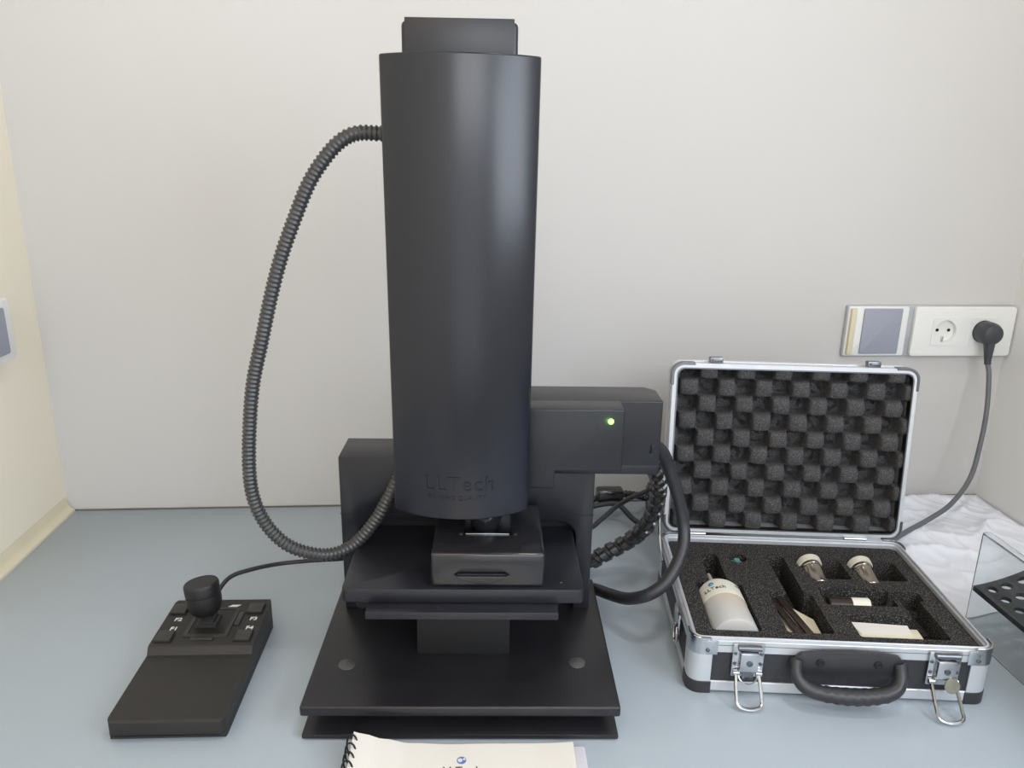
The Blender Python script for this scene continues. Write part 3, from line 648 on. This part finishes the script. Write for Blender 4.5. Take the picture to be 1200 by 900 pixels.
for k in range(25):
    y = .070-k*.0098; v = (y+.17)/.2485; zc_ = .0042+cvz(-.1025, v)*.45
    r_ = .0044+.40*cvz(-.1025, v)
    obj('binding_ring', sweep([(-.1045+.0052*math.cos(a), y+.0010*math.sin(a*.5), zc_+r_*math.sin(a)) for a in [2*math.pi*i/14+.3 for i in range(14)]], .0009, .0016, 6), 'dull', nb)
le = lathe([(.0050, 0), (.0050, .0002), (.0042, .0002), (.0042, .0001)], 24, cap=False)
def on_cover(bm, x, y):
    for v in bm.verts: v.co = Vector((v.co.x+x, v.co.y+y, cvz(v.co.x+x, (v.co.y+y+.17)/.2485)+.0005+v.co.z))
    return bm
obj('cover_emblem', on_cover(lathe([(.0044, 0), (.0044, .0002)], 24), -.0025, .0580), 'blue', cover)
obj('cover_emblem_mark', on_cover(lathe([(.0022, .0002), (.0022, .0004)], 18), -.0038, .0580), 'paper2', cover)
obj('cover_emblem_mark', on_cover(xf(lathe([(.0012, .0002), (.0012, .0004)], 14), T(.0022, .0012, 0)), -.0022, .0580), 'paper2', cover)
obj('cover_title', on_cover(text_mesh('LLTech', .0110, .0001, .0001, 1.1), -.0020, .0462), 'ink', cover)

# ------------------------------------------------------------------ acrylic stand with perforated tray (right edge)
ae = empty('acrylic_stand', (.618, .776, 0), 0, 'clear acrylic box stand holding a black perforated tray at the right edge', 'stand')
obj('side_sheet', box(0, .003, -.330, 0, 0, .128, .0005), 'acryl', ae)
obj('side_lip', box(0, .010, -.330, 0, .1282, .1305, .0005), 'acryl', ae)
obj('side_sheet', box(.235, .238, -.330, 0, 0, .128, .0005), 'acryl', ae)
# perforated tray
tb = bmesh.new(); pit = .0200; rad = .0062; seg = 16; nxh, nyh = 11, 15
def cell(bx, x, y, w, h, z0, z1, hole):
    cx_, cy_ = x+w/2, y+h/2
    outer = []
    for k in range(seg):
        a = 2*math.pi*(k+.5)/seg; c_, s_ = math.cos(a), math.sin(a); m_ = max(abs(c_)/(w/2), abs(s_)/(h/2)); outer.append((cx_+c_/m_, cy_+s_/m_))
    ri = [(cx_+rad*math.cos(2*math.pi*(k+.5)/seg), cy_+rad*math.sin(2*math.pi*(k+.5)/seg)) for k in range(seg)]
    O = [[bx.verts.new((p[0], p[1], z)) for p in outer] for z in (z0, z1)]; H = [[bx.verts.new((p[0], p[1], z)) for p in ri] for z in (z0, z1)]
    for k in range(seg):
        j = (k+1) % seg
        bx.faces.new((O[1][k], O[1][j], H[1][j], H[1][k])); bx.faces.new((O[0][j], O[0][k], H[0][k], H[0][j])); bx.faces.new((H[0][k], H[1][k], H[1][j], H[0][j]))
        # square corners between consecutive outer points
    for sx in (0, 1):
        for sy in (0, 1):
            X_, Y_ = x+sx*w, y+sy*h
            near = sorted(range(seg), key=lambda k: (outer[k][0]-X_)**2+(outer[k][1]-Y_)**2)[:2]
            for zi_ in (0, 1):
                cvv = bx.verts.new((X_, Y_, (z0, z1)[zi_])); bx.faces.new((O[zi_][near[0]], O[zi_][near[1]], cvv))
for j in range(nyh):
    for i in range(nxh):
        cell(tb, .0125+i*.0195, -.0035-(j+1)*.0216, .0195, .0216, .0560, .0600, True)
box(.0032, .0050, -.33, -.0005, .0540, .0602, bm=tb); box(.0045, .230, -.0035, -.0005, .0560, .0600, bm=tb); box(.0045, .0125, -.33, -.0035, .0560, .0600, bm=tb); box(.2298, .2348, -.33, -.0005, .0540, .0602, bm=tb)
obj('perforated_tray', tb, 'tray', ae, smooth=False)
# ------------------------------------------------------------------ white plastic bag heap by the wall
bb = bmesh.new(); nx, ny = 120, 110; bx0, bx1, by0, by1 = .600, .888, .800, 1.150; G = []
for j in range(ny+1):
    for i in range(nx+1):
        u, v = i/nx, j/ny; x = bx0+(bx1-bx0)*u; y = by0+(by1-by0)*v
        edge = min(1, u*6, (1-u)*10, v*5+.0, (1-v)*9)
        wv = Vector((x*9, y*9, 1.3)); wn = noise.noise(Vector((x*7+noise.noise(wv)*1.2, y*11, 2)))
        ridge = 1-abs(noise.noise(Vector((x*14+.8*noise.noise(wv), y*16, 7))))*2.0
        rg2 = max(0, 1-abs(noise.noise(Vector((x*30+y*18, y*22, 11))))*3)**2
        h = edge*(.003*rg2+.008+.006*v+.008*wn+.007*max(0, ridge)**3+.0015*noise.noise(Vector((x*60, y*45, 5))))
        xx = x+.010*noise.noise(Vector((y*12, 4, 0)))*(1 if u < .5 else 0)*(1-u); yy = y+.018*noise.noise(Vector((x*14, 8, 0)))*(1-v)
        G.append(bb.verts.new((xx, yy, .0008+max(0, h))))
for j in range(ny):
    for i in range(nx):
        k = j*(nx+1)+i; bb.faces.new((G[k], G[k+1], G[k+nx+2], G[k+nx+1]))
tag(obj('plastic_bag', bb, 'bag', ang=180), 'crumpled white plastic bag lying flat in the right corner of the desk', 'bag')
